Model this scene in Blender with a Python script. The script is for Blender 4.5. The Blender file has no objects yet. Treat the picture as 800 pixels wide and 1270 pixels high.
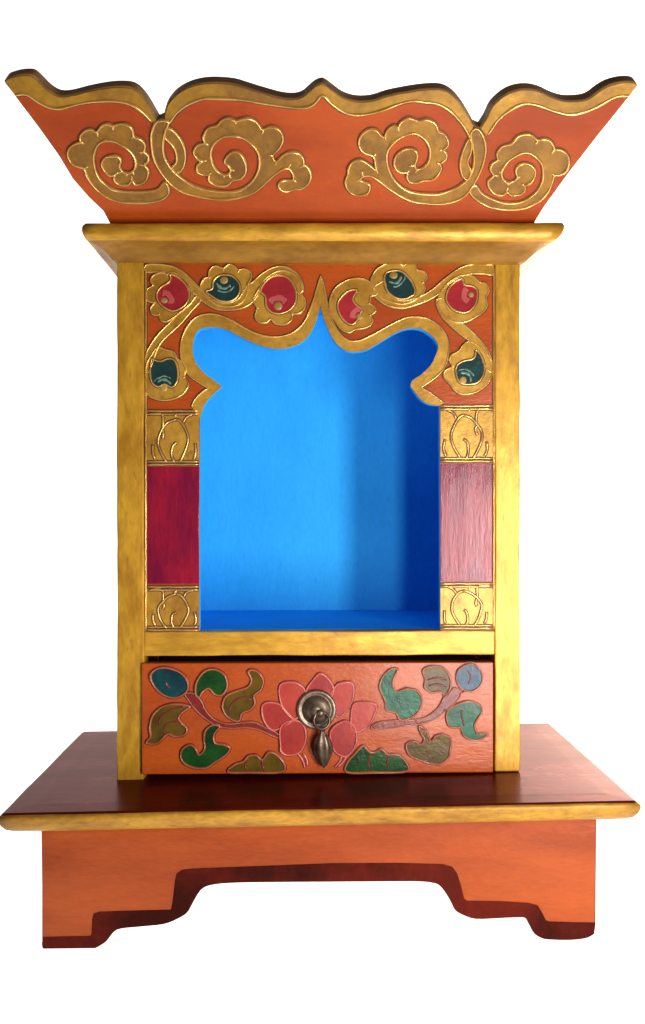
import bpy, bmesh, math, random
from mathutils import Vector, Matrix
from mathutils import noise
from mathutils.geometry import tessellate_polygon
random.seed(7)
S = bpy.context.scene
COL = S.collection
U = 0.0005                      # metres per modelling unit
TH = math.radians(1.1)          # the shrine is turned a touch
CAM = Vector((3.5, -1100.0, 506.0))
FPX = 1100.0
HOR = 628.0
R = Matrix.Rotation(TH, 3, 'Z')
RI = R.inverted()

# ------------------------------------------------------------------ boards
class Board:
    """a flat face of the shrine: origin, in-plane right / up, outward normal"""
    def __init__(s, o, up=(0, 0, 1), right=(1, 0, 0)):
        s.o = Vector(o); s.u = Vector(up).normalized(); s.r = Vector(right).normalized()
        s.n = s.r.cross(s.u).normalized()
        if s.n.y > 0: s.n = -s.n
    def at(s, a, b, h=0.0):
        return (s.o + s.r * a + s.u * b + s.n * h) * U
    def flat(s, px, py):
        """where the traced outline point lies on this face (drawing measurements to units)"""
        c = RI @ CAM
        d = RI @ Vector((px - 400.0, FPX, HOR - py))
        t = (s.o - c).dot(s.n) / d.dot(s.n)
        p = c + d * t - s.o
        return (p.dot(s.r), p.dot(s.u))
    def path(s, pts):
        return [s.flat(*p) for p in pts]

FRONT = Board((0, 0, 0))
PANEL = Board((0, 3, 0))
DRAWER = Board((0, -5, 0))
APRON = Board((0, -77, 0))
LEAN = math.radians(45)
CREST = Board((0, -12, 845), up=(0, -math.sin(LEAN), math.cos(LEAN)))

def smooth(pts, closed=False, k=4):
    n = len(pts); out = []
    m = n if closed else n - 1
    for i in range(m):
        if closed:
            p0, p1, p2, p3 = pts[i - 1], pts[i], pts[(i + 1) % n], pts[(i + 2) % n]
        else:
            p0, p1, p2, p3 = pts[max(i - 1, 0)], pts[i], pts[i + 1], pts[min(i + 2, n - 1)]
        for j in range(k):
            t = j / k
            q = []
            for a in range(2):
                q.append(0.5 * (2 * p1[a] + (p2[a] - p0[a]) * t + (2 * p0[a] - 5 * p1[a] + 4 * p2[a] - p3[a]) * t * t
                                + (3 * p1[a] - p0[a] - 3 * p2[a] + p3[a]) * t ** 3))
            out.append(tuple(q))
    if not closed: out.append(tuple(pts[-1]))
    # drop doubles
    res = []
    for p in out:
        if not res or (p[0] - res[-1][0]) ** 2 + (p[1] - res[-1][1]) ** 2 > 0.04: res.append(p)
    if closed and len(res) > 2 and (res[0][0] - res[-1][0]) ** 2 + (res[0][1] - res[-1][1]) ** 2 < 0.04: res.pop()
    return res

# ------------------------------------------------------------------ mesh builders
class MB:
    def __init__(s): s.bm = bmesh.new()
    def face(s, vs, mi=0, sm=False):
        try:
            f = s.bm.faces.new(vs); f.material_index = mi; f.smooth = sm; return f
        except ValueError:
            return None
    def prism(s, board, poly, h0, h1, mi=0, mside=None, back=False, bev=0.0):
        if mside is None: mside = mi
        area = sum(poly[i][0] * poly[(i + 1) % len(poly)][1] - poly[(i + 1) % len(poly)][0] * poly[i][1] for i in range(len(poly)))
        if area < 0: poly = poly[::-1]
        n = len(poly)
        def inset(d):
            if d == 0: return poly
            o = []
            for i in range(n):
                a, b, c = poly[i - 1], poly[i], poly[(i + 1) % n]
                tx, ty = c[0] - a[0], c[1] - a[1]
                l = math.hypot(tx, ty) or 1
                o.append((b[0] - ty / l * d, b[1] + tx / l * d))
            return o
        rings = [(h0, 0.0), (h1 - bev, 0.0)]
        if bev: rings += [(h1 - bev * 0.3, bev * 0.3), (h1, bev)]
        vr = [[s.bm.verts.new(board.at(p[0], p[1], h)) for p in inset(d)] for h, d in rings]
        for q in range(len(vr) - 1):
            for i in range(n):
                s.face((vr[q][i], vr[q][(i + 1) % n], vr[q + 1][(i + 1) % n], vr[q + 1][i]), mside, q > 0)
        top = inset(rings[-1][1])
        for t in tessellate_polygon([[Vector((p[0], p[1], 0)) for p in top]]):
            s.face([vr[-1][i] for i in t], mi)
            if back: s.face([vr[0][i] for i in reversed(t)], mside)
        return s
    def bead(s, board, path, r=1.4, h0=0.0, hr=2.2, closed=False, mi=0, dark=None, seg=6, wob=0.12):
        """a piped raised line lying on a face"""
        n = len(path)
        if n < 2: return s
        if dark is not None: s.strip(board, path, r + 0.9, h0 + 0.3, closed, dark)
        prev = None; first = None
        ph = random.random() * 6
        for i, p in enumerate(path):
            a = path[i - 1] if (i or closed) else p
            c = path[(i + 1) % n] if (i < n - 1 or closed) else p
            tx, ty = c[0] - a[0], c[1] - a[1]; l = math.hypot(tx, ty) or 1
            nx, ny = -ty / l, tx / l
            k = 1 + wob * (math.sin(i * 0.9 + ph) + math.sin(i * 0.37 + 2 * ph)) 
            if not closed and (i == 0 or i == n - 1): k *= 0.6
            ring = []
            for j in range(seg + 1):
                an = math.pi * j / seg
                ring.append(s.bm.verts.new(board.at(p[0] + nx * r * k * math.cos(an), p[1] + ny * r * k * math.cos(an), h0 + hr * k * math.sin(an))))
            if prev:
                for j in range(seg): s.face((prev[j], ring[j], ring[j + 1], prev[j + 1]), mi, True)
            else: first = ring
            prev = ring
        if closed:
            for j in range(seg): s.face((prev[j], first[j], first[j + 1], prev[j + 1]), mi, True)
        else:
            s.face(first, mi); s.face(prev[::-1], mi)
        return s
    def strip(s, board, path, w, h, closed, mi):
        n = len(path); prev = None; first = None
        for i, p in enumerate(path):
            a = path[i - 1] if (i or closed) else p
            c = path[(i + 1) % n] if (i < n - 1 or closed) else p
            tx, ty = c[0] - a[0], c[1] - a[1]; l = math.hypot(tx, ty) or 1
            nx, ny = -ty / l * w, tx / l * w
            ring = [s.bm.verts.new(board.at(p[0] + nx, p[1] + ny, h)), s.bm.verts.new(board.at(p[0] - nx, p[1] - ny, h))]
            if prev: s.face((prev[0], prev[1], ring[1], ring[0]), mi)
            else: first = ring
            prev = ring
        if closed: s.face((prev[0], prev[1], first[1], first[0]), mi)
        return s
    def box(s, x0, x1, y0, y1, z0, z1, mi=0, bev=0.0):
        b = bmesh.new()
        bmesh.ops.create_cube(b, size=1)
        for v in b.verts:
            v.co = Vector(((x0 + x1) / 2 + v.co.x * (x1 - x0), (y0 + y1) / 2 + v.co.y * (y1 - y0), (z0 + z1) / 2 + v.co.z * (z1 - z0))) * U
        if bev: bmesh.ops.bevel(b, geom=b.edges[:], offset=bev * U, segments=3, profile=0.6, affect='EDGES')
        me = bpy.data.meshes.new('t'); b.to_mesh(me); b.free()
        k = len(s.bm.faces); s.bm.from_mesh(me); bpy.data.meshes.remove(me)
        s.bm.faces.ensure_lookup_table()
        for f in s.bm.faces[k:]: f.material_index = mi
        return s
    def mould(s, x0, x1, y0, y1, prof, mi=0):
        """a moulding run round a rectangle; profile = (outward, height)"""
        rings = []
        for o, z in prof:
            rings.append([s.bm.verts.new(Vector(p) * U) for p in ((x0 - o, y0 - o, z), (x1 + o, y0 - o, z), (x1 + o, y1 + o * .25, z), (x0 - o, y1 + o * .25, z))])
        for a, b in zip(rings, rings[1:]):
            for i in range(4): s.face((a[i], a[(i + 1) % 4], b[(i + 1) % 4], b[i]), mi, True)
        s.face(rings[0][::-1], mi); s.face(rings[-1], mi)
        return s
    def lathe(s, board, a, b, prof, seg=40, mi=0, sx=1.0, sy=1.0):
        rings = []
        for r, h in prof:
            rings.append([s.bm.verts.new(board.at(a + sx * r * math.cos(2 * math.pi * i / seg), b + sy * r * math.sin(2 * math.pi * i / seg), h)) for i in range(seg)])
        for p, q in zip(rings, rings[1:]):
            for i in range(seg): s.face((p[i], p[(i + 1) % seg], q[(i + 1) % seg], q[i]), mi, True)
        s.face(rings[-1], mi, True)
        return s
    def handmade(s, amp=0.8, freq=0.02, cuts=36, seed=0):
        """hand-planed edges: long runs are divided and pushed slightly out of true"""
        es = [e for e in s.bm.edges if e.calc_length() > 90 * U]
        bmesh.ops.subdivide_edges(s.bm, edges=es, cuts=cuts, use_grid_fill=True)
        for v in s.bm.verts:
            p = v.co / U * freq + Vector((seed * 7.3, seed * 3.1, 0))
            q = noise.noise_vector(p) * amp + noise.noise_vector(p * 4) * amp * .35
            v.co += Vector((q.x, q.y * .5, q.z)) * U
        return s
    def build(s, name, mats, parent=None, label=None):
        bmesh.ops.recalc_face_normals(s.bm, faces=s.bm.faces[:])
        me = bpy.data.meshes.new(name); s.bm.to_mesh(me); s.bm.free()
        for m in (mats if isinstance(mats, (list, tuple)) else [mats]): me.materials.append(m)
        o = bpy.data.objects.new(name, me); COL.objects.link(o)
        if parent: o.parent = parent
        if label: o['label'] = label
        return o

# ------------------------------------------------------------------ materials
def paint(name, col, col2=None, rough=0.4, metal=0.0, spec=0.5, mscale=14, stretch=(1, 1, 1), bump=0.25, bscale=420,
          bstretch=(1, 1, 1), mix=0.5, coat=0.0, wear=None, wear_amt=0.0, fine=0.0):
    m = bpy.data.materials.new(name); m.use_nodes = True
    nt = m.node_tree; N = nt.nodes; L = nt.links
    p = N['Principled BSDF']
    tc = N.new('ShaderNodeTexCoord')
    mp = N.new('ShaderNodeMapping'); mp.inputs['Scale'].default_value = stretch
    L.new(tc.outputs['Object'], mp.inputs['Vector'])
    n1 = N.new('ShaderNodeTexNoise'); n1.inputs['Scale'].default_value = mscale; n1.inputs['Detail'].default_value = 6; n1.inputs['Roughness'].default_value = 0.62
    L.new(mp.outputs['Vector'], n1.inputs['Vector'])
    rp = N.new('ShaderNodeValToRGB'); rp.color_ramp.elements[0].position = 0.38; rp.color_ramp.elements[1].position = 0.62
    c2 = col2 or tuple(c * 0.7 for c in col)
    rp.color_ramp.elements[0].color = (*c2, 1); rp.color_ramp.elements[1].color = (*col, 1)
    L.new(n1.outputs['Fac'], rp.inputs['Fac'])
    out = rp.outputs['Color']
    if fine:
        nf = N.new('ShaderNodeTexNoise'); nf.inputs['Scale'].default_value = 260; nf.inputs['Detail'].default_value = 4
        L.new(mp.outputs['Vector'], nf.inputs['Vector'])
        mr = N.new('ShaderNodeMapRange'); mr.inputs['From Min'].default_value = 0.3; mr.inputs['From Max'].default_value = 0.7
        mr.inputs['To Min'].default_value = 1 - fine; mr.inputs['To Max'].default_value = 1 + fine
        L.new(nf.outputs['Fac'], mr.inputs['Value'])
        mx = N.new('ShaderNodeMix'); mx.data_type = 'RGBA'; mx.blend_type = 'MULTIPLY'; mx.inputs['Factor'].default_value = 1
        L.new(out, mx.inputs['A']); L.new(mr.outputs['Result'], mx.inputs['B']); out = mx.outputs['Result']
    if wear:
        nw = N.new('ShaderNodeTexNoise'); nw.inputs['Scale'].default_value = 95; nw.inputs['Detail'].default_value = 8; nw.inputs['Roughness'].default_value = 0.7
        L.new(mp.outputs['Vector'], nw.inputs['Vector'])
        rw = N.new('ShaderNodeValToRGB'); rw.color_ramp.elements[0].position = 0.57 ; rw.color_ramp.elements[1].position = 0.70
        L.new(nw.outputs['Fac'], rw.inputs['Fac'])
        mw = N.new('ShaderNodeMath'); mw.operation = 'MULTIPLY'; mw.inputs[1].default_value = wear_amt
        L.new(rw.outputs['Color'], mw.inputs[0])
        mx = N.new('ShaderNodeMix'); mx.data_type = 'RGBA'; mx.inputs['B'].default_value = (*wear, 1)
        L.new(mw.outputs[0], mx.inputs['Factor']); L.new(out, mx.inputs['A']); out = mx.outputs['Result']
    L.new(out, p.inputs['Base Color'])
    p.inputs['Metallic'].default_value = metal
    p.inputs['Specular IOR Level'].default_value = spec
    if coat:
        p.inputs['Coat Weight'].default_value = coat; p.inputs['Coat Roughness'].default_value = 0.12
    # roughness breaks up with the same mottling
    mr = N.new('ShaderNodeMapRange'); mr.inputs['To Min'].default_value = rough + 0.1; mr.inputs['To Max'].default_value = max(rough - 0.08, 0.05)
    L.new(n1.outputs['Fac'], mr.inputs['Value']); L.new(mr.outputs['Result'], p.inputs['Roughness'])
    if bump:
        mb = N.new('ShaderNodeMapping'); mb.inputs['Scale'].default_value = bstretch
        L.new(tc.outputs['Object'], mb.inputs['Vector'])
        nb = N.new('ShaderNodeTexNoise'); nb.inputs['Scale'].default_value = bscale; nb.inputs['Detail'].default_value = 5; nb.inputs['Roughness'].default_value = 0.6
        L.new(mb.outputs['Vector'], nb.inputs['Vector'])
        nl = N.new('ShaderNodeTexNoise'); nl.inputs['Scale'].default_value = bscale * 0.14; nl.inputs['Detail'].default_value = 3
        L.new(mb.outputs['Vector'], nl.inputs['Vector'])
        ad = N.new('ShaderNodeMath'); ad.operation = 'MULTIPLY_ADD'; ad.inputs[1].default_value = 2.0
        L.new(nl.outputs['Fac'], ad.inputs[0]); L.new(nb.outputs['Fac'], ad.inputs[2])
        bp = N.new('ShaderNodeBump'); bp.inputs['Strength'].default_value = bump; bp.inputs['Distance'].default_value = 0.0006
        L.new(ad.outputs[0], bp.inputs['Height']); L.new(bp.outputs['Normal'], p.inputs['Normal'])
    return m

V = (9, 9, 1.0); H = (1.0, 9, 9)      # grain directions
M = {}
GOLD, GOLD2 = (0.65, 0.345, 0.028), (0.42, 0.195, 0.012)
gold_kw = dict(rough=0.38, metal=0.27, spec=0.5, wear=(0.16, 0.07, 0.014), wear_amt=0.8, fine=0.14)
M['gold_post'] = paint('gold_paint_upright', GOLD, GOLD2, mscale=75, stretch=(1.2, 1.2, 0.4), bump=0.36, bscale=240, bstretch=(1.6, 1.6, .5), **gold_kw)
M['gold_rail'] = paint('gold_paint_level', GOLD, GOLD2, mscale=75, stretch=(0.4, 1.2, 1.2), bump=0.36, bscale=240, bstretch=(.5, 1.6, 1.6), **gold_kw)
M['gold'] = paint('gold_paint_relief', (0.54, 0.29, 0.035), (0.35, 0.165, 0.014), mscale=30, bump=0.35, bscale=380, **gold_kw)
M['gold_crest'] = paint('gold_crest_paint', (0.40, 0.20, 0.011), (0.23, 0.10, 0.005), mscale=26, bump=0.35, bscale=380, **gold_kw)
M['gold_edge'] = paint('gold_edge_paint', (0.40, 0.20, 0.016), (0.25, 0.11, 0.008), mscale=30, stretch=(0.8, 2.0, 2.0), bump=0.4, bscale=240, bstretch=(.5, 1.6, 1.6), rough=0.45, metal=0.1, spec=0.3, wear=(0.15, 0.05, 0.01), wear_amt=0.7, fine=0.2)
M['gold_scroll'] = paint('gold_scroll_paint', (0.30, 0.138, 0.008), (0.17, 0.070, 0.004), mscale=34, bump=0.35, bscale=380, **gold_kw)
M['gold_cove'] = paint('brown_gold_cove', (0.33, 0.158, 0.018), (0.20, 0.085, 0.008), mscale=26, stretch=(.5, 1, 1), bump=0.3, bscale=260, rough=0.5, metal=0.1, spec=0.3, fine=0.15)
M['gold_line'] = paint('gold_piped_line', (0.85, 0.55, 0.19), (0.62, 0.35, 0.08), rough=0.22, metal=0.65, mscale=60, bump=0.2, bscale=500)
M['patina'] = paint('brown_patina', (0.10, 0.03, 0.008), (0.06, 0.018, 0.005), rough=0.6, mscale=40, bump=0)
M['orange'] = paint('orange_paint', (0.43, 0.075, 0.009), (0.33, 0.048, 0.005), rough=0.27, mscale=7, stretch=(1, 3, 3), bump=0.32, bscale=640, bstretch=(.45, 1, 1), fine=0.09)
M['orange_crest'] = paint('orange_crest_paint', (0.42, 0.066, 0.006), (0.31, 0.040, 0.003), spec=0.25, rough=0.42, mscale=9, stretch=(1, 3, 3), bump=0.2, bscale=260, bstretch=(.5, 1, 1), fine=0.05)
M['orange_base'] = paint('orange_base_paint', (0.33, 0.058, 0.007), (0.23, 0.034, 0.003), rough=0.32, spec=0.22, mscale=8, stretch=(.7, 3, 3), bump=0.4, bscale=380, bstretch=(.5, 1, 1), fine=0.08)
M['crimson'] = paint('crimson_panel_paint', (0.27, 0.008, 0.028), (0.16, 0.004, 0.030), rough=0.19, spec=0.4, mscale=22, stretch=(2, 2, .7), bump=0.45, bscale=260, bstretch=(2.0, 2.0, .35), fine=0.12)
M['blue'] = paint('blue_paint', (0.030, 0.46, 0.97), (0.024, 0.42, 0.92), rough=0.6, spec=0.12, mscale=10, stretch=(2, 2, .8), bump=0.22, bscale=230, bstretch=(1.5, 1.5, .4), fine=0.06, wear=(0.02, 0.22, 0.55), wear_amt=0.25)
M['maroon'] = paint('maroon_lacquer', (0.120, 0.012, 0.006), (0.070, 0.006, 0.003), rough=0.28, spec=0.12, metal=0.45, mscale=9, stretch=(.6, 3, 3), bump=0.12, bscale=160, bstretch=(.4, 1, 1), fine=0.2)
M['maroon'].node_tree.nodes['Principled BSDF'].inputs['Specular Tint'].default_value = (0.46, 0.27, 0.17, 1)
M['trim'] = paint('dark_red_trim', (0.085, 0.007, 0.003), (0.028, 0.0025, 0.001), spec=0.05, rough=0.4, mscale=14, fine=0.15, bump=0.2, bscale=260)
M['wood'] = paint('bare_dark_wood', (0.27, 0.13, 0.022), (0.13, 0.055, 0.012), rough=0.6, mscale=40, stretch=(.5, 3, 3), bump=0.4, bscale=200, bstretch=(.4, 1, 1))
M['teal'] = paint('teal_enamel', (0.008, 0.055, 0.058), (0.005, 0.026, 0.042), rough=0.2, spec=0.3, mscale=75, bump=0.36, bscale=480)
M['bluegreen'] = paint('blue_enamel', (0.02, 0.07, 0.12), (0.012, 0.04, 0.085), rough=0.2, spec=0.3, mscale=75, bump=0.36, bscale=480)
M['green'] = paint('green_enamel', (0.011, 0.064, 0.012), (0.005, 0.030, 0.008), rough=0.2, spec=0.3, mscale=75, bump=0.36, bscale=480)
M['jade'] = paint('jade_enamel', (0.012, 0.115, 0.055), (0.006, 0.06, 0.034), rough=0.2, spec=0.3, mscale=75, bump=0.36, bscale=480)
M['olive'] = paint('olive_enamel', (0.115, 0.066, 0.008), (0.06, 0.038, 0.006), rough=0.2, spec=0.3, mscale=75, bump=0.36, bscale=480)
M['darkteal'] = paint('dark_teal_enamel', (0.010, 0.045, 0.045), (0.012, 0.028, 0.032), rough=0.2, mscale=90, bump=0.5, bscale=260)
M['ruby'] = paint('ruby_enamel', (0.36, 0.022, 0.03), (0.27, 0.014, 0.022), rough=0.24, mscale=60, bump=0.4, bscale=260)
M['rose'] = paint('rose_enamel', (0.48, 0.11, 0.10), (0.40, 0.07, 0.07), rough=0.26, mscale=60, bump=0.3, bscale=260)
M['lotus'] = paint('lotus_pink', (0.42, 0.048, 0.032), (0.30, 0.024, 0.02), rough=0.27, mscale=45, bump=0.18, bscale=260)
M['lotus_deep'] = paint('lotus_deep_pink', (0.37, 0.034, 0.024), (0.26, 0.016, 0.014), rough=0.27, mscale=45, bump=0.18, bscale=260)
M['pinkline'] = paint('pink_outline', (0.58, 0.16, 0.13), (0.5, 0.10, 0.09), rough=0.2, mscale=60, bump=0)
M['leafline'] = paint('leaf_outline', (0.40, 0.13, 0.065), (0.30, 0.08, 0.035), rough=0.17, mscale=60, bump=0)
M['stem'] = paint('dark_stem_paint', (0.20, 0.02, 0.018), (0.13, 0.012, 0.012), rough=0.25, mscale=60, bump=0.4, bscale=260)
M['yellow'] = paint('yellow_dot', (0.42, 0.25, 0.06), (0.25, 0.15, 0.035), rough=0.35, mscale=60, bump=0)
M['mint'] = paint('pale_mint_stroke', (0.16, 0.26, 0.19), (0.08, 0.17, 0.13), rough=0.3, mscale=60, bump=0)
M['brass'] = paint('tarnished_brass', (0.29, 0.22, 0.16), (0.10, 0.065, 0.045), rough=0.4, metal=0.8, mscale=70, bump=0.35, bscale=300)
M['inside'] = paint('dark_cavity_wood', (0.05, 0.012, 0.006), (0.03, 0.008, 0.004), rough=0.7, mscale=20, bump=0)

# ------------------------------------------------------------------ the shrine
root = bpy.data.objects.new('altar_shrine', None); COL.objects.link(root)
root.rotation_euler = (0, 0, TH)
root['label'] = 'painted wooden altar shrine with blue arched niche, gold frame, flower drawer and flared orange crest'
root['category'] = 'shrine'

# ---- base
plate = MB()
zt = 172.0
plate.box(-333, 333, -92, 240, zt - 24, zt - 1.2)
plate.mould(-333, 333, -92, 240, [(21, zt - 3.0), (19, zt - 0.9), (0, zt - 0.6), (-8, zt - 0.35)])
def settle(mb):          # the plate is nailed on slightly out of level
    for v in mb.bm.verts: v.co.z += v.co.x * 0.0136
settle(plate)
for f in plate.bm.faces: f.smooth = False
plate = plate.build('base_plate', M['maroon'], root)
edge = MB()
edge.mould(-333, 333, -92, 240, [(0, zt - 26.5), (4, zt - 26.2), (11, zt - 24.5), (17, zt - 20.5), (21, zt - 15), (23.4, zt - 9), (23.8, zt - 5.5), (22.8, zt - 3.4), (21, zt - 2.7), (0, zt - 2.9)])
settle(edge); edge.handmade(.7, seed=3)
edge.build('plate_edge', M['gold_edge'], plate)

AP = [(51, 1024), (52, 1100), (52, 1170), (56, 1178), (80, 1179), (113, 1177), (126, 1171.5), (133, 1166), (141, 1156), (150, 1151.5), (175, 1149), (203, 1146), (220, 1139.5), (232, 1132), (238, 1122), (244, 1111), (251, 1102),
      (262, 1097.5), (285, 1095), (330, 1094), (410, 1093.5), (480, 1093), (518, 1093), (538, 1095), (546, 1099), (553, 1108), (559, 1118), (564, 1128), (573, 1134), (590, 1139.5), (620, 1138.5), (645, 1137.5), (652, 1139),
      (657, 1148), (662, 1157), (670, 1162.5), (680, 1165), (708, 1165.6), (728, 1163), (737, 1158), (739, 1145), (739.5, 1080), (740, 1012)]
_a = APRON.path(AP)
ap = _a[:2] + smooth(_a[2:-2], k=3) + _a[-2:]
apron = MB().prism(APRON, ap, -18, 0, 0, 1, back=True, bev=1.2).build('apron', [M['orange_base'], M['trim']], root)
# the dark painted border along the cut edge
TRIM_TOP = [(738.8, 1144), (710, 1143.5), (681, 1142.5), (677, 1141), (672, 1131), (667, 1122.5), (655, 1119.5), (620, 1117.5), (590, 1117), (579, 1117), (575.6, 1114), (571.5, 1097), (567, 1083), (561, 1075), (549, 1071.5),
            (493, 1070), (410, 1070.5), (307, 1074.5), (240, 1077), (226, 1078.5), (219, 1083), (217, 1092), (214, 1118), (212, 1128), (170, 1129), (123, 1130.5), (116, 1133), (114.5, 1140), (113.5, 1158), (112, 1160.5), (85, 1161), (53.5, 1162)]
i0 = AP.index((52, 1170)); i1 = AP.index((737, 1158))
tp = smooth(_a[i0:i1 + 1], k=3) + APRON.path(TRIM_TOP)
MB().prism(APRON, tp, -4, 0.35, 0).build('painted_border', M['trim'], apron)
for sgn in (-1, 1):
    b = MB()
    side = Board((sgn * 318, 0, 0), up=(0, 0, 1), right=(0, 1, 0))
    side.n = Vector((sgn, 0, 0))
    f0 = 2.0 if sgn < 0 else 10.0
    pl = [(-76, 146), (-76, f0), (-26, f0), (-16, 16), (24, 22), (34, 52), (60, 62), (110, 62), (136, 52), (146, 22), (186, 16), (196, f0), (236, f0), (236, 146)]
    b.prism(side, pl, -16, 0, 0, 1, back=True)
    b.build('side_apron', [M['orange'], M['trim']], root)

# ---- cabinet carcase
post_z0, post_z1 = zt - 7.0, 810.0
xl, xr = -250.5, 250.0
def fx(px, y=640): return FRONT.flat(px, y)[0]
def fz(py, x=397): return FRONT.flat(x, py)[1]
pl_r = fx(178.5); pr_l = fx(614)
MB().box(xl, pl_r, 0, 30, post_z0, post_z1, bev=2.2).handmade(.9).build('corner_post', M['gold_post'], root)
MB().box(pr_l, xr, 0, 30, zt + 3.6, post_z1, bev=2.2).handmade(.9).build('corner_post', M['gold_post'], root)
rail_t, rail_b = fz(783), fz(813)
rail = MB().box(pl_r + .3, pr_l - .3, 0.6, 24, rail_b, rail_t, bev=2.2).handmade(.7, seed=2).build('sill_rail', M['gold_rail'], root)
for sgn in (-1, 1):
    x0, x1 = sorted((sgn * 248, sgn * 238))
    MB().box(x0, x1, 27, 252, post_z0, post_z1).build('side_wall', M['orange'], root)
MB().box(-237.7, 237.7, 243, 252, post_z0, post_z1).build('back_wall', M['wood'], root)
# niche lining: back, floor, ceiling, sides, all one painted box
nl = MB()
nl.box(-226, 226, 234, 241, rail_t - 4, 800)
nl.box(-226, 226, 24.3, 233.8, rail_t - 10, rail_t - 1.2)
nl.box(-226, 226, 17.5, 233.8, 793, 800)
nl.box(-233, -226.2, 17.5, 241, rail_t - 10, 800)
nl.box(226.2, 233, 17.5, 241, rail_t - 10, 800)
nl.build('niche_lining', M['blue'], root)

# ---- arch panel (front board with the scalloped opening)
OPEN = [(247.5, 783), (247.5, 640), (248, 520), (252, 505), (260, 493.5), (268, 485.5), (275, 479.5), (266, 472.5), (254, 463.5), (245, 453), (240, 442.5), (239, 430), (241, 418), (245, 410.5), (251, 407), (266, 405.5), (280, 408.5), (293.5, 415),
        (307, 422), (320.5, 427.5), (332.5, 431), (344.5, 432.5), (358, 431), (373, 425), (383.5, 415), (389.5, 404), (393, 394), (397.3, 379), (401.5, 394), (406, 405), (411, 416), (418.5, 427), (430.5, 435), (442.5, 436), (454.5, 433.5), (465, 428), (477, 420.5),
        (492, 412), (506, 407), (521, 407.5), (531.5, 413), (540, 421), (543.8, 430), (541, 440), (534.5, 453), (522.5, 465), (511.5, 472.5), (509.5, 478.5), (516, 488), (523, 496), (532, 501), (545.5, 503), (546, 640), (546, 783)]
def panel_smooth(pts):
    """smooth the cusped head, keep the straight jambs and the points of the arch sharp"""
    seq = PANEL.path(pts)
    cuts = [2, 6, 27, 46, 47, 51]
    out = seq[:2]
    cc = [2, 6, 27, 47, 51]
    for a, b in zip(cc, cc[1:]):
        out += smooth(seq[a:b + 1], k=3)[:-1]
    out += seq[51:]
    return out
op = panel_smooth(OPEN)
xa, xb = pl_r + .3, pr_l - .3
ztop = 809.0
poly = [(xa, rail_t + .3), (op[0][0], rail_t + .3)] + op[1:-1] + [(op[-1][0], rail_t + .3), (xb, rail_t + .3), (xb, ztop), (xa, ztop)]
n = len(poly)
pan = MB()
ap_poly = poly
pan.prism(PANEL, ap_poly, -14, 0, 0, 1, back=True)
arch = pan.build('arch_panel', [M['orange'], M['blue']], root)

ARCH_OUT = [(238, 505), (240.5, 498), (248, 489), (258.5, 481.5), (245, 473), (234.5, 465), (228, 454.5), (224, 440), (225, 424), (230, 410), (237.5, 399), (248, 391.5), (263, 389.5), (276, 392.5), (290, 399), (310, 410.5), (328, 417), (344.5, 418), (361, 414),
            (372, 406), (380, 395), (385, 383), (389.5, 370), (395, 351), (397.7, 342), (401, 352), (404, 368), (408, 386), (414, 402), (422, 414.5), (432, 422.5), (442.5, 423.5), (453, 420), (465, 414), (480, 405.5), (495, 398), (506, 394), (518, 393.5), (533, 397),
            (545, 405), (552.5, 415), (556, 426), (555.5, 441), (551, 456), (542, 466.5), (530, 475.5), (522, 481), (534.5, 488), (550, 500)]
ao = PANEL.path(ARCH_OUT)
aos = []
for a, b in ((0, 3), (3, 24), (24, 46), (46, 48)):
    aos += smooth(ao[a:b + 1], k=3)[:-1]
aos.append(ao[48])
inner = op[2:-2]
def push(path, d):
    o = []
    for i, p in enumerate(path):
        a = path[max(i - 1, 0)]; c = path[min(i + 1, len(path) - 1)]
        tx, ty = c[0] - a[0], c[1] - a[1]; l = math.hypot(tx, ty) or 1
        o.append((p[0] - ty / l * d, p[1] + tx / l * d))
    return o
inn = push(inner, -0.35)
b = MB()
b.prism(PANEL, aos + inn[::-1], -0.5, 1.6, 0)
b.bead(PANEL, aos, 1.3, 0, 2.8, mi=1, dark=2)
b.build('arch_border', [M['gold'], M['gold_line'], M['patina']], arch)

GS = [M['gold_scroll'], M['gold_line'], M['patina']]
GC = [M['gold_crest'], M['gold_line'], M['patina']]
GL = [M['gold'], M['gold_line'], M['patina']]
def relief(name, board, pts, mats, parent, h=1.5, r=1.3, hr=1.3, k=3, label=None, dark=2, extra=(), h0=-0.4, base=0.0, xm=1, ticks=0.0):
    poly = smooth(board.path(pts), True, k)
    b = MB().prism(board, poly, base + h0, base + h, 0)
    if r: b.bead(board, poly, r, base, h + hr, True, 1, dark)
    if ticks:
        raw = board.path(pts); m = len(raw)
        sa = sum(raw[i - 1][0] * raw[i][1] - raw[i][0] * raw[i - 1][1] for i in range(m))
        for i in range(m):
            p, q, w = Vector(raw[i - 1]), Vector(raw[i]), Vector(raw[(i + 1) % m])
            d1, d2 = (q - p).normalized(), (w - q).normalized()
            cr = d1.x * d2.y - d1.y * d2.x
            if cr * sa < 0 and d1.angle(d2) > math.radians(38) and (q - p).length < 14 and (w - q).length < 14:
                inn_ = (d1 - d2).normalized() 
                ln = ticks * random.uniform(.7, 1.25)
                path = [tuple(q - inn_ * 1.0 + inn_ * ln * t / 4 + Vector((-inn_.y, inn_.x)) * .5 * math.sin(t)) for t in range(5)]
                b.bead(board, path, r * .85, base + h - .3, 1.7, False, 1, None)
    for line in extra:
        b.bead(board, smooth(board.path(line), False, k), r * 0.8, base + h - .2, 1.1, False, xm, None)
    return b.build(name, mats, parent, label)

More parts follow.
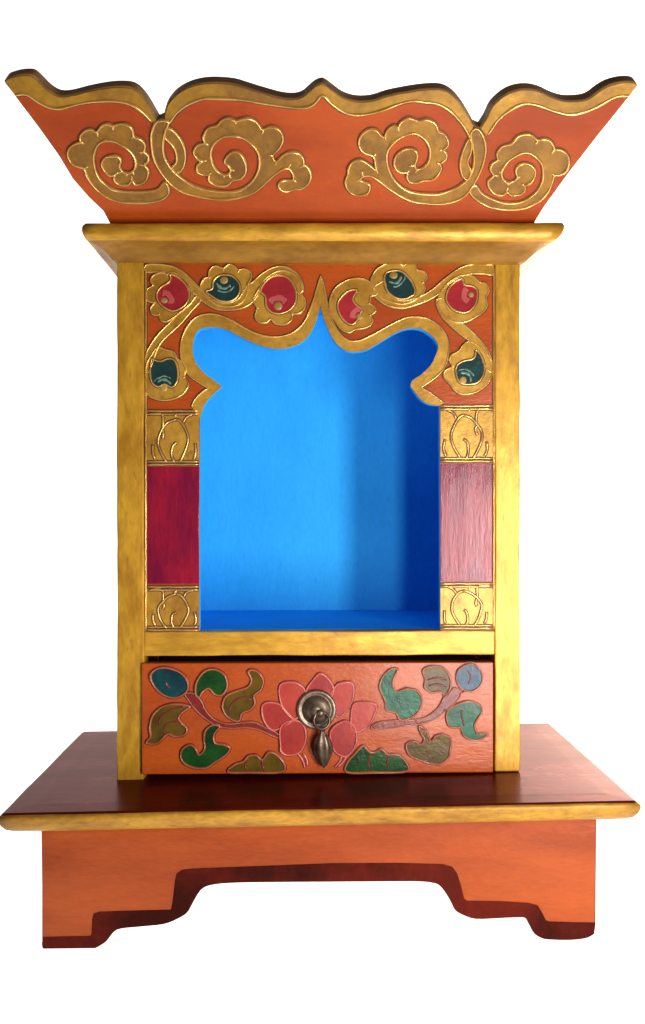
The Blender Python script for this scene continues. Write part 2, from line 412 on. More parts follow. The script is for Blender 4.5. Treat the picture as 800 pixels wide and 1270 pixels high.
# ---- flowers and vines of the spandrels
vine_left = [(181.5, 329), (200, 328.5), (215, 331), (227, 337.5), (237.5, 347), (249.5, 360), (260, 369), (272, 375), (285, 376), (296, 371), (302, 362), (308, 353), (313, 351), (319, 345), (329.5, 337), (343, 331), (355, 331.5), (365.5, 337.5), (373, 346.5), (376, 360),
             (369, 364), (364, 352), (355, 343.5), (344.5, 342), (335.5, 344), (326.5, 352.5), (320, 366), (313, 375), (304, 381), (292, 384), (275, 384.5), (263, 381), (252, 374), (244, 366), (234, 357), (222.5, 345), (212, 339), (200, 337), (181.5, 337.5)]
relief('vine', PANEL, vine_left, GL, arch)
vine_low = [(243.5, 368), (248.5, 373.5), (237.5, 386), (225.5, 400.5), (212, 413), (204.5, 420), (197, 430), (193, 440), (189, 452), (184, 462), (181.5, 455), (181.5, 440), (186.5, 429), (197, 414.5), (207.5, 404), (215, 396), (222.5, 388.5), (234.5, 379.5)]
relief('vine', PANEL, vine_low, GL, arch)
F1 = [(213, 338), (207.5, 340.5), (200, 338.5), (191, 342), (187, 348), (190, 354.5), (183.5, 358.5), (181.5, 366), (184, 373.5), (191.5, 376.5), (187, 382.5), (189.5, 390), (197, 391.5), (200, 397.5), (207.5, 399), (217, 393), (232, 381), (240, 371), (238, 359), (230, 348), (221, 341)]
F1b = [(211, 341), (219.5, 343.5), (228.5, 351), (234, 360), (234.5, 369), (231, 377.5), (222.5, 384), (213.5, 386), (203, 381), (195.5, 372), (195.5, 363), (201.5, 355.5), (209, 351.5), (212, 346)]
F2 = [(249.5, 359), (249.5, 352.5), (254, 346), (258.5, 344), (260, 336), (267.5, 330), (277, 333.5), (284, 328.5), (290, 330), (296, 335.5), (302, 333.5), (309.5, 337), (312, 344), (307.5, 353), (307, 363), (300, 376), (285, 381), (268, 378), (257, 369)]
F2b = [(255.5, 362), (263.5, 359), (265, 349), (273.5, 342), (285.5, 342), (292, 346), (297, 353), (297.5, 362), (293, 370), (284, 374.5), (272, 373), (262.5, 367.5)]
F3 = [(322, 358), (316, 368), (314.5, 375), (319, 383), (316, 393), (322, 400), (331, 400.5), (336, 395.5), (341, 401.5), (352, 403), (361, 398), (363, 390), (372, 389), (378, 381), (378, 372), (373.5, 364), (374, 354), (366, 342), (352, 336), (338, 340), (328, 348)]
F3b = [(323, 362), (327, 353), (335.5, 345), (344.5, 342.5), (355, 344), (362.5, 351), (367, 362), (366.5, 375), (361, 383.5), (353, 388), (344, 389.5), (335.5, 386.5), (330, 379.5), (329.5, 370), (326.5, 365)]
F4 = [(189, 440), (196, 431), (206, 434), (215, 436.5), (220, 445), (226.5, 450), (231, 459), (229, 468), (234, 477), (228.5, 487.5), (218, 494), (203, 496.5), (189.5, 493.5), (182, 486), (181, 470), (182.5, 452)]
F4b = [(189.5, 444.5), (192.5, 447), (200, 448.5), (207.5, 445.5), (215, 446), (219.5, 453), (221, 465), (219, 475.5), (213, 480.5), (204.5, 476.5), (197, 480), (189.5, 475.5), (186.8, 467), (187, 454.5)]
vine_right = [(611, 330), (603.5, 329), (590, 328), (575, 331), (563, 337.5), (549.5, 348), (537.5, 358.5), (525.5, 366), (515, 370.5), (502, 373.5), (488, 371), (480, 362), (477, 350), (470, 352), (463, 358), (465, 367.5), (474, 375.5), (486, 381), (500, 382.5), (512, 379.5), (525.5, 375), (537.5, 369),
              (547, 362), (557, 352), (567, 346), (580, 340.5), (599, 340), (611, 341)]
relief('vine', PANEL, vine_right, GL, arch)
vine_rlow = [(541, 372), (543.5, 384), (549.5, 394.5), (560, 405), (572, 415), (583, 424), (590, 432), (596, 441), (600, 452), (608, 462), (610.5, 452), (605.5, 436.5), (596, 423), (584, 411), (574, 402), (562, 394), (554, 384), (550, 372)]
relief('vine', PANEL, vine_rlow, GL, arch)
G1 = [(409.5, 384), (409, 372), (414, 360), (423, 352), (435, 346.5), (447, 346), (457.5, 349.5), (464, 357), (467, 366), (460, 368), (458.5, 376.5), (464, 381), (465.5, 387), (460, 391.5), (462, 397), (459, 404), (450, 408), (440, 409), (433.5, 413), (423, 408), (414, 396)]
G1b = [(442.5, 360), (432, 361.5), (422, 370.5), (418.5, 379.5), (422, 391.5), (430.5, 401), (438, 402.5), (443, 397), (447, 389), (449, 384), (441, 378), (437.5, 370.5), (441, 364)]
G2 = [(460, 351), (462, 342), (468, 334), (480, 327.5), (492, 326.5), (499, 330), (506, 327.5), (514, 328), (517, 335), (525.5, 337.5), (529.5, 345), (525.5, 351), (527, 358.5), (522.5, 366), (512, 374), (498, 378), (482, 374), (470, 366)]
G2b = [(478, 340), (487, 336.5), (497, 337), (505, 343), (511, 351), (514.5, 362), (510, 368), (500, 371.5), (489, 369), (480.5, 361.5), (476.5, 351)]
G3 = [(547, 362), (555, 352), (566, 344.5), (577, 341.5), (587, 343.5), (594, 350.5), (602, 352.5), (606, 361.5), (602, 370), (604, 379), (599, 387), (590, 393), (579.5, 399), (567.5, 400.5), (556, 396), (546, 384), (543, 372)]
G3b = [(573, 346.5), (563, 351), (555.5, 360), (553, 370.5), (557, 379.5), (564.5, 386), (575, 388.5), (582.5, 385.5), (590, 376), (591.5, 361), (585, 355.5), (575.5, 354)]
G4 = [(581, 424), (573.5, 429), (567.5, 437), (560, 440), (557.5, 447), (560, 455), (552, 460), (550.5, 468), (558, 476), (564.5, 485), (575, 489.5), (590, 486.5), (603.5, 477), (609.5, 465), (610, 452), (604, 440), (594, 430)]
G4b = [(590, 434.5), (596, 441), (600, 452), (599, 465), (591.5, 475), (581, 477), (570.5, 475), (565.5, 465), (566, 454.5), (573.5, 448.5), (585, 446), (589, 441)]
sets = [(F1, F1b, 'ruby', (204, 373, 5), 'rose'), (F2, F2b, 'darkteal', (278, 348, 6.5), 'mint'), (F3, F3b, 'ruby', (345, 380, 6), 'rose'), (F4, F4b, 'darkteal', (203.5, 481, 6), 'mint'),
        (G1, G1b, 'ruby', (446, 393, 4.5), 'rose'), (G2, G2b, 'darkteal', (488, 342, 6), 'mint'), (G3, G3b, 'ruby', (584, 366, 5), 'rose'), (G4, G4b, 'darkteal', (574, 472, 6), 'mint')]
def arc(cx, cy, r, a0, a1, n=9):
    return [(cx + r * math.cos(math.radians(a0 + (a1 - a0) * i / (n - 1))), cy - r * math.sin(math.radians(a0 + (a1 - a0) * i / (n - 1)))) for i in range(n)]
for fo, fi, bm_, (dx, dy, dr), st in sets:
    f = relief('flower', PANEL, fo, GL, arch, h=1.9, hr=1.5, ticks=4.0)
    lab = 'dark teal flower bud' if bm_ == 'darkteal' else 'crimson flower bud'
    poly = smooth(PANEL.path(fi), True, 3)
    mx_, my_ = sum(p[0] for p in fi) / len(fi), sum(p[1] for p in fi) / len(fi)
    b = MB().prism(PANEL, poly, 1.0, 2.2, 0)
    b.bead(PANEL, poly, 1.15, 1.7, 1.9, True, 1, 2)
    # petal strokes sweeping round the little heart
    ang = math.degrees(math.atan2(-(my_ - dy), mx_ - dx))
    if st == 'mint':
        for rr, w, a0, a1 in ((dr + 3.6, 1.5, -70, 50), (dr + 8.0, .9, -38, 58)):
            pts = [(x + random.uniform(-.5, .5), y + random.uniform(-.5, .5)) for x, y in arc(dx, dy, rr, ang + a0, ang + a1, 6)]
            b.bead(PANEL, smooth(PANEL.path(pts), False, 4), w, 2.0, .5, False, 4, None, wob=.25)
    else:
        cres = arc(dx, dy, dr + 7.5, ang - 60, ang + 55, 7) + arc(dx, dy, dr + 1.0, ang + 70, ang - 75, 7)
        cres = [(x + random.uniform(-.6, .6), y + random.uniform(-.6, .6)) for x, y in cres]
        b.prism(PANEL, smooth(PANEL.path(cres), True, 3), 1.8, 2.5, 4)
    cdot = PANEL.flat(dx, dy)
    b.lathe(PANEL, cdot[0], cdot[1], [(dr * .85, 2.0), (dr * .75, 2.7), (dr * .5, 3.0), (dr * .2, 3.1)], 16, 3, sx=random.uniform(.8, 1.15), sy=random.uniform(.8, 1.1))
    b.build('flower_bud', [M[bm_], M['gold_line'], M['patina'], M['yellow'], M[st]], arch, lab)

# ---- side strips: lotus leaf panels and crimson panels
MOT = [[(.04, .02), (.2, .02), (.29, .05), (.31, .2), (.305, .30)], [(.565, .13), (.42, .19), (.305, .30), (.22, .47), (.23, .66), (.30, .85), (.385, 1.0)], [(.565, .13), (.66, .19), (.76, .37), (.80, .54), (.75, .74), (.63, .98)],
       [(.88, .02), (.75, .10), (.70, .20)], [(.56, .60), (.49, .66), (.475, .84), (.52, .98)], [(.11, .64), (.12, .80), (.16, .93)], [(.92, .60), (.94, .80), (.90, .93)], [(.30, .32), (.325, .42), (.30, .52)]]
def lotus(x0, x1, y0, y1, flip, jit):
    random.seed(jit)
    b = MB()
    b.prism(PANEL, PANEL.path([(x0, y1), (x1, y1), (x1, y0), (x0, y0)]), -.4, .8, 0)
    for line in MOT:
        pts = []
        for u, v in line:
            u = 1 - u if flip else u
            pts.append((x0 + (x1 - x0) * (u + random.uniform(-.012, .012)), y0 + 3 + (y1 - y0 - 6) * (v + random.uniform(-.012, .012))))
        b.bead(PANEL, smooth(PANEL.path(pts), False, 4), 1.25, .7, 1.7, False, 1, 2)
    for yy in (y0 + .8, y0 + 4.6, y1 - 4.4, y1 - .8):
        b.bead(PANEL, PANEL.path([(x0 + (x1 - x0) * t / 12, yy + random.uniform(-.3, .3)) for t in range(13)]), 1.1, .7, 1.6, False, 1, 2)
    c = PANEL.flat((x0 + x1) / 2 + 3, y0 + 6.5)
    b.lathe(PANEL, c[0], c[1], [(2.2, .6), (2.0, 2.2), (1.0, 3.2)], 12, 1)
    b.build('lotus_panel', GL, arch)
lotus(182.5, 247.0, 509, 577, False, 1); lotus(182.5, 247.0, 727, 782, False, 2)
lotus(546.3, 611, 503, 573, True, 3); lotus(546.3, 611, 723, 780, True, 4)
for (x0, x1, y0, y1) in ((182.8, 247.0, 579, 724), (546.3, 610.5, 575, 721)):
    b = MB().prism(PANEL, PANEL.path([(x0, y1), (x1, y1), (x1, y0), (x0, y0)]), -.4, 1.0, 0, bev=.8)
    b.build('crimson_panel', M['crimson'], arch)
for x, y0, y1 in ((181, 327, 783), (612.3, 327, 781)):
    b = MB()
    b.bead(PANEL, PANEL.path([(x + random.uniform(-.25, .25), y0 + (y1 - y0) * t / 60) for t in range(61)]), 1.3, 0, 2.2, False, 0, 1)
    b.build('raised_line', [M['gold_line'], M['patina']], arch)

# ---- cornice
CO = [(0, 807), (5, 809.5), (9, 814), (15, 819), (22, 822.5), (29, 824.5), (32, 826.5), (34.5, 830.5), (35.8, 835), (35.2, 839.5), (32.5, 843), (28, 844.3), (0, 844.6)]
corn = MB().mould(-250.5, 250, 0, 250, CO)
for f in corn.bm.faces:            # the cove under the fillet gets a darker, browner gold
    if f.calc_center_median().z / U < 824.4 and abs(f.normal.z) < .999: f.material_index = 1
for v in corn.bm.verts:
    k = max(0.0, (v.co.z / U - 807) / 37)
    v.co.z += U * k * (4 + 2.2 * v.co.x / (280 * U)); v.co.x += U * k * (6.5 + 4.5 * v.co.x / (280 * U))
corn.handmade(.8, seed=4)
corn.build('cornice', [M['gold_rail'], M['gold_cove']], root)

# ---- flared crest
TOPL = [(5, 101), (8, 97), (16, 94), (25, 92), (34, 91.5), (41, 93), (50, 101), (60, 111), (72.5, 118), (87.5, 117.5), (107, 112.5), (130, 108), (150, 106.5), (166, 109), (177.5, 119), (187.5, 134), (196, 149)]
TOPM = [(203, 146), (206, 132), (215.7, 118.5), (229.5, 109), (246, 103.4), (265, 101.5), (290, 103.4), (309, 109), (331, 115.7), (350.5, 120.7), (366, 121.5), (376, 118), (384, 111), (391, 105.5), (399, 102.5), (405, 105), (413, 111), (425, 119.5), (441, 124.5), (460.5, 124), (480, 118), (504.5, 113),
        (529, 109.7), (548.5, 110), (562, 117), (573, 129.5), (581.5, 143), (588, 155)]
TOPR = [(595, 158), (602.5, 146), (610, 131), (625, 117.5), (640, 111), (655, 109.5), (670, 112.5), (685, 119.5), (700, 124), (717.5, 124), (730, 121), (742.5, 112), (755, 105), (770, 101), (783, 100.5), (789.5, 103), (790.5, 107)]
DIAR = [(780, 121), (742.5, 167.5), (707.5, 212.5), (675, 257), (664, 275), (660, 287)]
DIAL = [(140, 289), (136, 277), (128, 262), (110, 245), (90, 222), (72.5, 193), (47.5, 158), (21, 123)]
out = smooth(CREST.path(TOPL), k=3) + smooth(CREST.path(TOPM), k=3) + smooth(CREST.path(TOPR), k=3) + CREST.path(DIAR) + CREST.path(DIAL)
crest = MB().prism(CREST, out, -16, 0, 0, 1, back=True, bev=1.5).build('crest', [M['orange_crest'], M['wood']], root)
BL = [(189, 151), (177.5, 139), (165, 129.5), (150, 125.5), (130, 124.5), (107.5, 126.5), (87.5, 131), (72.5, 134), (60, 131.7), (47.5, 125), (32.5, 116.5), (19, 117.5)]
BM_ = [(583, 173), (581, 166), (573, 153), (559.5, 138), (544, 128.5), (529, 126.5), (513, 124.5), (496, 128), (477, 135), (458, 140.5), (441, 142), (425, 138), (411, 128), (400, 117.5), (390, 128), (378, 133), (356, 132), (328.5, 128), (306.5, 124), (284.5, 122), (261, 121), (249, 122.6), (232, 129.5), (218.5, 140.5), (209, 154)]
BR = [(780, 118), (765, 119), (750, 126), (735, 134), (717.5, 140), (702.5, 141), (687.5, 137.5), (670, 131), (655, 128), (642.5, 130), (627.5, 139), (615, 151), (604, 168)]
for top, low in ((TOPL, BL), (TOPM, BM_), (TOPR, BR[::1])):
    t = smooth(CREST.path(top), k=3); l = smooth(CREST.path(low), k=3)
    t = push(t, -1.6)
    b = MB()
    b.prism(CREST, t + l, -.5, 1.5, 0)
    b.bead(CREST, l, 1.8, 0, 3.6, False, 1, 2)
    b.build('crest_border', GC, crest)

S_L1 = [(210, 237), (202, 246), (188, 250), (176, 250.5), (155, 250), (140, 247), (128, 240.5), (117.5, 231.5), (108.5, 218), (105, 209), (98, 205.5), (89, 201.5), (84.5, 192.5), (86, 183.5), (93.5, 177.5), (100, 175), (99.5, 168.5), (105.5, 162), (113, 160), (120, 163), (126.5, 155.5), (134, 153), (140, 155.5), (147.5, 153.5), (156.5, 153.5), (164, 159), (166, 168),
        (174.5, 172), (180, 179), (179, 187), (184, 192.5), (183.5, 199), (179.5, 204), (184, 210), (183, 219.5), (177.5, 226), (168.5, 228), (164, 223), (160, 227.5), (152, 229), (144.5, 226), (141.5, 220), (143, 216), (137, 216.5), (129.5, 210.5), (126.5, 203), (129.5, 196), (137, 193), (145, 193), (150, 197.5), (148.5, 204.5), (151, 211), (157, 214), (164, 212.5),
        (168.5, 206), (168, 197), (162.5, 188), (153.5, 180.5), (143, 175.5), (132.5, 173.5), (123.5, 177), (118, 186), (116.5, 197), (118.5, 210), (123.5, 220.5), (131, 228), (140, 234), (149, 236.5), (164, 237.5), (182, 237), (196, 234), (205, 225)]
S_L2 = [(195, 150), (189, 162), (188, 175), (192, 198), (205, 220), (221, 234), (243, 242), (271, 246), (295, 244.5), (315, 238), (331, 224.5), (342, 215), (351, 208.5), (358, 208), (363, 214), (363.5, 222), (355, 223), (348, 224.5), (345.5, 230), (350, 235), (358, 236.5), (366, 233.5), (374, 233), (383, 226), (385.5, 215), (381, 206), (377, 203.5), (376, 196), (370, 189.5), (360, 188), (350, 193), (342, 199.5),
        (338.5, 192), (347, 182), (351, 170), (346, 160), (336, 156.4), (326, 160), (322, 156), (317, 150), (308, 146), (299, 147.5), (292, 149.5), (284, 145.6), (275, 148.5), (269, 155), (258, 158.5), (252.4, 169), (254, 176.5), (245, 179.5), (240.4, 188), (245, 196), (251, 199), (245, 204), (245, 212), (252, 216), (259, 216), (259.5, 223), (268, 228.5), (281, 229),
        (289, 223), (299, 220.5), (305, 212), (304, 200), (298, 190), (290, 187.5), (283, 192), (278.5, 200), (283, 204), (286.5, 210), (283, 215), (278, 216), (270, 212), (264, 203), (261.5, 190), (265, 178), (275, 170), (287, 167.8), (298, 169.5), (309, 175), (318, 184), (322, 195.5), (320.5, 211), (312, 225.5), (299, 234.5), (284.5, 237.5), (262.5, 235.5), (240.5, 229.5), (221, 217),
        (208, 202), (202.5, 187), (203.4, 170), (206, 159), (209, 150)]
S_L3 = [(205, 161), (210, 158.5), (218.5, 165), (227, 178), (230, 193), (227, 207), (219, 214), (213, 208), (219, 200), (218.5, 188), (213, 178), (205, 170)]
S_R2 = [(579, 239), (565, 248), (543, 252), (518, 250.5), (502, 245), (485, 235), (471.5, 224), (460.5, 217.5), (451, 217.5), (446, 222.5), (451, 225), (458, 228), (458, 235), (453, 240), (440, 241), (431, 234), (428.4, 224), (431.5, 215.5), (432.4, 207), (437, 200.5), (446, 197.5), (456, 202.5), (466, 210), (465.5, 203), (463, 193), (450, 187.5), (445, 178), (448, 167), (457, 160), (466, 160.5), (473, 168),
        (477, 169), (480, 161), (488, 155), (493, 157), (497, 151), (506, 145.6), (515, 148.5), (520, 149.5), (529, 147.6), (540, 153), (543.5, 162), (551, 166), (556, 176), (552, 183), (549, 185), (553, 189), (552.5, 197), (545.5, 202), (547, 208.5), (542.5, 216), (535, 222), (524, 223), (517, 225.6), (509, 225.5), (504.5, 219), (505, 213), (496, 212.5), (489, 204.5), (491, 193), (500, 185.5),
        (510, 184), (516.5, 188), (517, 196), (514, 204), (517, 209), (523, 208), (530, 201.5), (533.5, 190), (531.5, 178.5), (524, 169.5), (514, 164.5), (504, 166.5), (492, 172.5), (482.5, 182), (479.5, 194), (481.5, 208), (488, 221.5), (498, 231.5), (510, 237.5), (526, 239.8), (544, 239.8), (560, 235), (570, 229.5),
        (580, 221), (586, 209), (588, 194), (586, 178), (584, 164), (592, 159), (600, 171), (602, 187), (598, 204), (590, 223)]
S_R1 = [(582, 236), (590, 246), (599, 252), (609.5, 256.5), (627.5, 259.5), (645.5, 258), (659, 254), (671, 246), (681, 234), (685.5, 222), (687, 216.5), (694, 216), (702, 210), (705.5, 199.5), (702.5, 190.5), (695, 185.5), (687.5, 184.5), (686, 180), (681, 173.5), (673, 172), (666, 173), (659, 167), (650, 166), (641, 169.5), (634, 177.5), (622, 181.5), (616, 190), (617, 198), (610, 202), (608, 210), (612, 217), (605.5, 223),
        (606, 231), (612.5, 238.5), (622, 241.5), (628.5, 237), (634, 241.5), (645, 240.5), (650.5, 234.5), (651, 229.5), (657, 226), (662, 220), (663.5, 211.5), (658, 204.5), (650, 202), (642.5, 205), (639.5, 211.5), (641.5, 219), (637, 224), (630, 226), (623.5, 221.5), (621.5, 213), (626.5, 203), (635, 195.5), (645, 190), (654.5, 189), (663, 193), (671, 201.5), (673.5, 213), (672, 225), (666, 236.5),
        (657, 244), (647, 249.5), (633.5, 251.5), (620, 250), (608, 245.5), (597, 239), (589, 229)]
S_R3 = [(582, 171), (576, 182), (571, 198), (572, 214), (579, 222), (584, 212), (579.5, 201), (583, 190), (585, 180)]
for pts in (S_L1, S_L3, S_L2, S_R3, S_R2, S_R1):
    nm = 'scroll_ornament' if len(pts) > 20 else 'scroll_leaf'
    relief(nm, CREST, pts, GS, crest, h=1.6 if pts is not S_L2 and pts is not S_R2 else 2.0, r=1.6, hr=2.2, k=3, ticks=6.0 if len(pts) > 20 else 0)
# flip side of the leaf veins on the scrolls: short ticks between the lobes
# ---- drawer
dx0, dx1 = DRAWER.flat(175.5, 890)[0], DRAWER.flat(612, 890)[0]
dz1, dz0 = DRAWER.flat(397, 822)[1], zt + 4.0
drawer = MB().box(dx0, dx1, -5, 10, dz0, dz1, bev=2.2).box(-205, 205, 10.2, 225, dz0 + 4, dz1 - 6, 1).build('drawer', [M['orange'], M['inside']], root)
MB().box(-236, 236, 226, 242.5, post_z0, rail_b - 1).build('drawer_housing', M['inside'], root)
D = DRAWER
def leaf(pts, mat, label, extra=(), line='leafline'):
    return relief('leaf', D, pts, [M[mat], M[line], M['stem']], drawer, h=1.6, r=1.4, hr=2.1, k=4, label=label, extra=extra, xm=2)
leaf([(187, 837), (195.5, 829), (210, 828.5), (225, 835), (233, 846), (231, 858), (217, 865), (202, 861), (191, 850)], 'teal', 'teal oval leaf with a pale dot', [[(205, 845), (208, 850), (211, 853)]])
leaf([(243, 861), (243.5, 847), (253, 833), (265.6, 830), (278, 836.5), (282, 850), (276, 861), (267, 861), (259, 853.5), (251, 858), (247.5, 864)], 'green', 'bright green comma leaf')
leaf([(296, 894), (282.6, 889), (276, 876), (280.5, 863), (293, 857), (307, 852), (312, 843), (308, 832), (318, 832), (326, 842), (324, 854.6), (315, 862), (316, 872), (310, 880), (300, 884)], 'olive', 'curled olive leaf with a hooked tip', [[(285, 886), (286, 875), (294, 867), (304, 864.5), (312, 868)]])
leaf([(236, 876), (219, 872.7), (202, 876), (190, 886.5), (186, 901), (187, 913), (181.7, 920.5), (193.4, 922), (203, 914), (209, 910), (217, 913), (228.4, 911), (232, 903.5), (225, 896), (221.5, 889), (230, 880)], 'olive', 'olive leaf curling at lower edge of the drawer', [[(197, 899), (201, 887), (214, 879), (230, 876)], [(203, 910), (205, 899), (213, 895), (222, 894)]])
leaf([(273, 900), (263.5, 899), (255, 905.6), (253, 916), (254, 928), (247, 936), (242, 927), (234, 923.7), (225, 931), (226, 943), (238, 951), (255, 952), (268, 944), (280.5, 935.4), (285, 927), (277, 923), (266.5, 921), (265.6, 910)], 'green', 'dark green three lobed leaf')
leaf([(282.6, 957), (291, 948), (302, 944), (308, 937.5), (318, 936.5), (325, 942), (333.4, 932.6), (344, 936.5), (352.5, 947.5), (349, 957), (310, 957.5)], 'olive', 'olive lobed leaf at the bottom edge', [[(306, 956), (304, 948), (308, 940)], [(328, 956), (325, 947), (326, 941)]])
leaf([(493, 830), (483.4, 830), (474, 840), (470.6, 852.5), (475, 863), (478, 871), (479, 880), (491, 884), (496, 892), (509, 889.7), (519.5, 881), (522.7, 867.4), (517.4, 857), (504.6, 853.6), (492, 857), (487, 850), (488, 839.7)], 'jade', 'jade green comma leaf')
leaf([(524, 831), (534.4, 826), (549, 828), (557.7, 839.7), (558, 852.5), (552.4, 861), (545, 857.5), (534.4, 858), (526.5, 852), (527, 842)], 'olive', 'olive leaf with pale streaks', [[(530, 843), (542, 840), (553, 843)], [(531, 850), (542, 848), (553, 852)]])
leaf([(581.5, 823), (592, 827), (598, 838), (595, 850), (585, 857), (573, 854), (566, 844), (568, 831)], 'bluegreen', 'round slate blue leaf', [[(580, 832), (583.5, 839), (580.5, 848)]])
leaf([(555.6, 880), (568, 872.7), (581, 869.5), (594, 873.7), (597, 882), (592, 890.7), (588, 899), (592, 909), (604.5, 910), (596, 916), (585.4, 917), (574.7, 912), (570.5, 902), (558, 901), (553.5, 890.7)], 'jade', 'jade leaf with a hooked tip', [[(572, 880), (573, 890), (575, 900)]])
leaf([(519.5, 900), (528, 905.6), (531, 914), (534.4, 919), (540.7, 912), (551.4, 911), (558.8, 918), (557.7, 929), (555.6, 939.6), (545, 947), (532, 946), (519.5, 941.7), (507, 935.4), (503.6, 923), (513, 919), (521.6, 922.6), (526, 916), (521.6, 909)], 'olive', 'mottled olive three lobed leaf')
leaf([(430, 957), (431, 945), (439.6, 934.7), (450, 924.5), (458, 932), (465, 932.5), (473, 928.5), (480, 935), (492, 935.4), (502.5, 944), (503.6, 956), (465, 957.5)], 'green', 'deep green lobed leaf at the bottom edge', [[(458, 954), (457, 944), (460, 936)], [(482, 954), (480, 945), (482, 938)]])
for pts in ([(229.5, 861), (236, 859), (243, 862), (249.7, 869.5), (255, 881), (265.6, 892), (280.5, 897.5), (297.5, 896.5), (314.5, 895.5), (327, 901), (345, 910), (345, 915), (323, 905.5), (306, 902), (285, 903), (267.7, 899), (255, 891), (242, 879), (234, 868)],
            [(462, 899), (472.7, 895), (492, 893), (513, 892.5), (530, 888), (543, 877.5), (550, 866), (556, 861), (563, 853), (571.5, 858), (566, 869), (553.5, 880), (538.6, 891), (521.6, 897.5), (502.5, 899.5), (481, 902.5), (462, 904)]):
    tw = ([[(245, 862), (248, 867), (251, 873)], [(297, 892), (298, 895), (299, 898)], [(272, 901), (276, 899), (281, 899)], [(235, 876), (238, 874), (242, 874)]] if pts[0][0] < 300 else
          [[(550, 860), (549, 866), (545, 874)], [(578, 855), (574, 858), (569, 862)], [(557, 879), (554, 880), (550, 880)], [(520, 900), (518, 897), (515, 895)], [(497, 891), (499, 893), (502, 896)]])
    relief('stem', D, pts, [M['stem'], M['leafline'], M['stem']], drawer, h=1.2, r=1.0, hr=1.3, k=4, extra=tw, xm=2)
PET = [[(326, 874), (334, 871), (346, 873), (354, 881), (363, 892), (351, 901), (338, 905), (329, 896.5), (325, 884)], [(435, 893), (438, 874), (450, 871), (466, 874), (463, 888), (456.6, 898.6), (445, 907), (436, 903)],
       [(397, 835), (388.6, 843), (380, 856), (386, 866), (408, 866), (413.5, 855), (408, 843)], [(348, 848.7), (365, 846), (377, 854), (380, 868), (374, 884), (364, 891), (352.5, 880), (347, 865)],
       [(414, 854), (421, 847), (436.4, 847), (438, 862.5), (432, 877), (420.5, 888.5), (410, 880), (408, 866)], [(348, 924), (347, 906), (352.5, 896.5), (367, 893), (377, 900), (379, 917), (372, 932), (357, 936), (348.5, 931)],
       [(411, 904), (426, 894), (437.5, 898.6), (442, 911), (440, 924), (430, 937), (417, 933), (410, 919)]]
for i, p in enumerate(PET):
    relief('lotus_petal', D, p, [M['lotus_deep' if i in (0, 2, 5, 6) else 'lotus'], M['pinkline'], M['stem']], drawer, h=1.6 + .5 * (i // 2), r=1.4, hr=1.6, k=4)
for a, b_ in (((369, 934), (378, 952)), ((376, 934), (381, 950)), ((424, 936), (415, 952)), ((430, 936), (419, 951))):
    b = MB(); mid = ((a[0] + b_[0]) / 2 + 2, (a[1] + b_[1]) / 2)
    b.bead(D, smooth(D.path([a, mid, b_]), False, 5), 1.3, 0, 1.8, False, 0, 1)
    b.build('stamen', [M['pinkline'], M['stem']], drawer)
# ---- handle
kc = D.flat(392.5, 879)
MB().lathe(D, kc[0], kc[1], [(24.6, 0), (24.6, 4.8), (23.6, 6.4), (21.6, 7.0), (19.6, 6.2), (18.4, 5.4), (17.6, 5.8), (16.8, 7.4), (14.6, 9.4), (11.0, 11.0), (8, 12.4), (6.2, 14), (5, 15), (1, 15.2)], 48).build('handle_rosette', M['brass'], drawer)
def ring_mesh(board, a, b, R_, r_, h, tilt, name):
    m = MB(); prev = None; first = None
    for i in range(36):
        t = 2 * math.pi * i / 36
        ring = []
        for j in range(10):
            q = 2 * math.pi * j / 10
            rr = R_ + r_ * math.cos(q)
            ring.append(m.bm.verts.new(board.at(a + rr * math.cos(t), b + rr * math.sin(t), h + r_ * math.sin(q) - tilt * math.sin(t))))
        if prev:
            for j in range(10): m.face((prev[j], ring[j], ring[(j + 1) % 10], prev[(j + 1) % 10]), 0, True)
        else: first = ring
        prev = ring
    for j in range(10): m.face((prev[j], first[j], first[(j + 1) % 10], prev[(j + 1) % 10]), 0, True)
    return m.build(name, M['brass'], drawer)
K = Board((0, -5, 0))
rc = D.flat(398.6, 892.5)
rc = (rc[0] * .985, rc[1] + 2.4)
ring_mesh(D, rc[0], rc[1], 9.6, 1.9, 15, 2.5, 'handle_ring')
kn = D.flat(397.5, 881)
MB().lathe(D, kn[0], kn[1] + 1, [(4.2, 13), (3.8, 17), (4.4, 19), (3.4, 21), (1.2, 22)], 18).build('handle_pin', M['brass'], drawer)
p0 = D.flat(399.4, 901); p1 = D.flat(401.5, 952)
pm = MB(); prev = None; ns = 30
for i in range(ns + 1):
    t = i / ns
    w = 2.4 if t < .12 else 2.4 + 9.2 * math.sin(math.pi * min(1, ((t - .12) / .88)) ** .85) ** 1.1 * (1 - .25 * t)
    if 0.03 < t < .1: w = 3.6
    if t > .93: w *= (1 - t) / .07 * .9 + .1
    ca, cb = p0[0] * .985 + (p1[0] - p0[0]) * t, p0[1] + 2.2 + (p1[1] - p0[1]) * t
    ring = []
    for j in range(24):
        q = 2 * math.pi * j / 24
        rib = 1 + .16 * math.cos(6 * q)
        ring.append(pm.bm.verts.new(D.at(ca + w * rib * math.cos(q), cb, 13.5 - 4 * t + .55 * w * rib * math.sin(q))))
    if prev:
        for j in range(24): pm.face((prev[j], ring[j], ring[(j + 1) % 24], prev[(j + 1) % 24]), 0, True)
    else: pm.face(ring)
    prev = ring
pm.face(prev[::-1])
pm.build('handle_pendant', M['brass'], drawer)

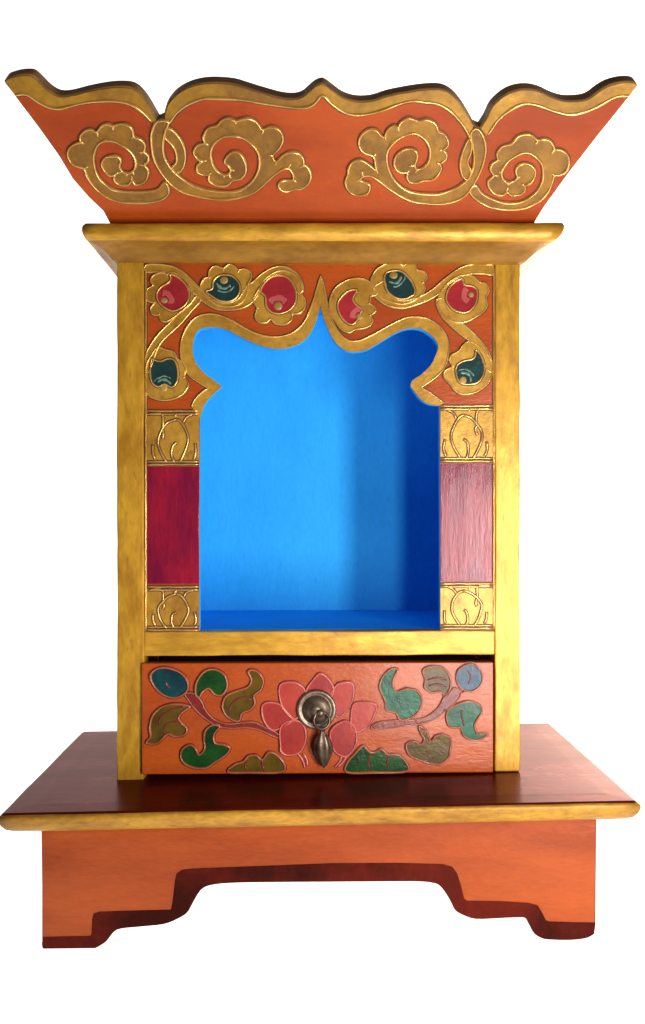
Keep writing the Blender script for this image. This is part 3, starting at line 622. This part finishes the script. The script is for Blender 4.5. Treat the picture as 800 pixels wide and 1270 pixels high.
# ------------------------------------------------------------------ backdrop: added white sweep under the shrine, given emission to stay white and shadowless
m = bpy.data.materials.new('white_glow_sweep'); m.use_nodes = True
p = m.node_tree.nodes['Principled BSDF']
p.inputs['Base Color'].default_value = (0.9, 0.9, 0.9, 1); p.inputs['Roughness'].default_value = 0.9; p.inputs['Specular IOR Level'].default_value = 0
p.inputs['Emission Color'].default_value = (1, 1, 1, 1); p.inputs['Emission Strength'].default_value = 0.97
prof = [(-480, -1), (700, -1)] + [(700 + 500 * math.sin(a), -1 + 500 - 500 * math.cos(a)) for a in [math.radians(6 * i) for i in range(1, 16)]] + [(1200, 2600)]
bmw = bmesh.new(); prev = None
for y, z in prof:
    r_ = [bmw.verts.new(Vector((x, y, z)) * U) for x in (-2600, 2600)]
    if prev: 
        f = bmw.faces.new((prev[0], prev[1], r_[1], r_[0])); f.smooth = True
    prev = r_
bmesh.ops.recalc_face_normals(bmw, faces=bmw.faces[:])
me = bpy.data.meshes.new('backdrop'); bmw.to_mesh(me); bmw.free(); me.materials.append(m)
bd = bpy.data.objects.new('backdrop', me); COL.objects.link(bd)
bd['kind'] = 'structure'

# ------------------------------------------------------------------ light
W = bpy.data.worlds.new('World'); S.world = W; W.use_nodes = True
W.node_tree.nodes['Background'].inputs['Color'].default_value = (1.0, 0.88, 0.8, 1)
W.node_tree.nodes['Background'].inputs['Strength'].default_value = 0.10
def lamp(name, loc, target, sx, sy, power, col=(1, 1, 1)):
    l = bpy.data.lights.new(name, 'AREA'); l.shape = 'RECTANGLE'; l.size = sx * U; l.size_y = sy * U; l.energy = power; l.color = col
    o = bpy.data.objects.new(name, l); COL.objects.link(o)
    o.location = Vector(loc) * U
    o.rotation_euler = (Vector(target) * U - o.location).to_track_quat('-Z', 'Y').to_euler()
    return o
lamp('window_light', (535, -800, 315), (0, 0, 480), 105, 560, 2.35, (1, .97, .92))
lamp('window_pane_light', (252, -800, 315), (0, 0, 450), 80, 560, 0.95, (1, .97, .93))

lamp('added_backdrop_light', (1150, 620, 350), (1150, 1200, 350), 220, 700, 19.0, (1, .85, .66))  # added out-of-view lamp: brightens the sweep so the plate top shows sheen at right

# ------------------------------------------------------------------ camera
cd = bpy.data.cameras.new('camera'); co = bpy.data.objects.new('camera', cd); COL.objects.link(co)
co.location = CAM * U; co.rotation_euler = (math.radians(90), 0, 0)
cd.sensor_fit = 'VERTICAL'; cd.sensor_height = 24; cd.lens = FPX / 1270 * 24
cd.shift_y = -(635 - HOR) / 1270
cd.clip_start = 0.01; cd.clip_end = 50
S.camera = co
S.view_settings.view_transform = 'Standard'; S.view_settings.look = 'None'; S.view_settings.exposure = 0; S.view_settings.gamma = 1
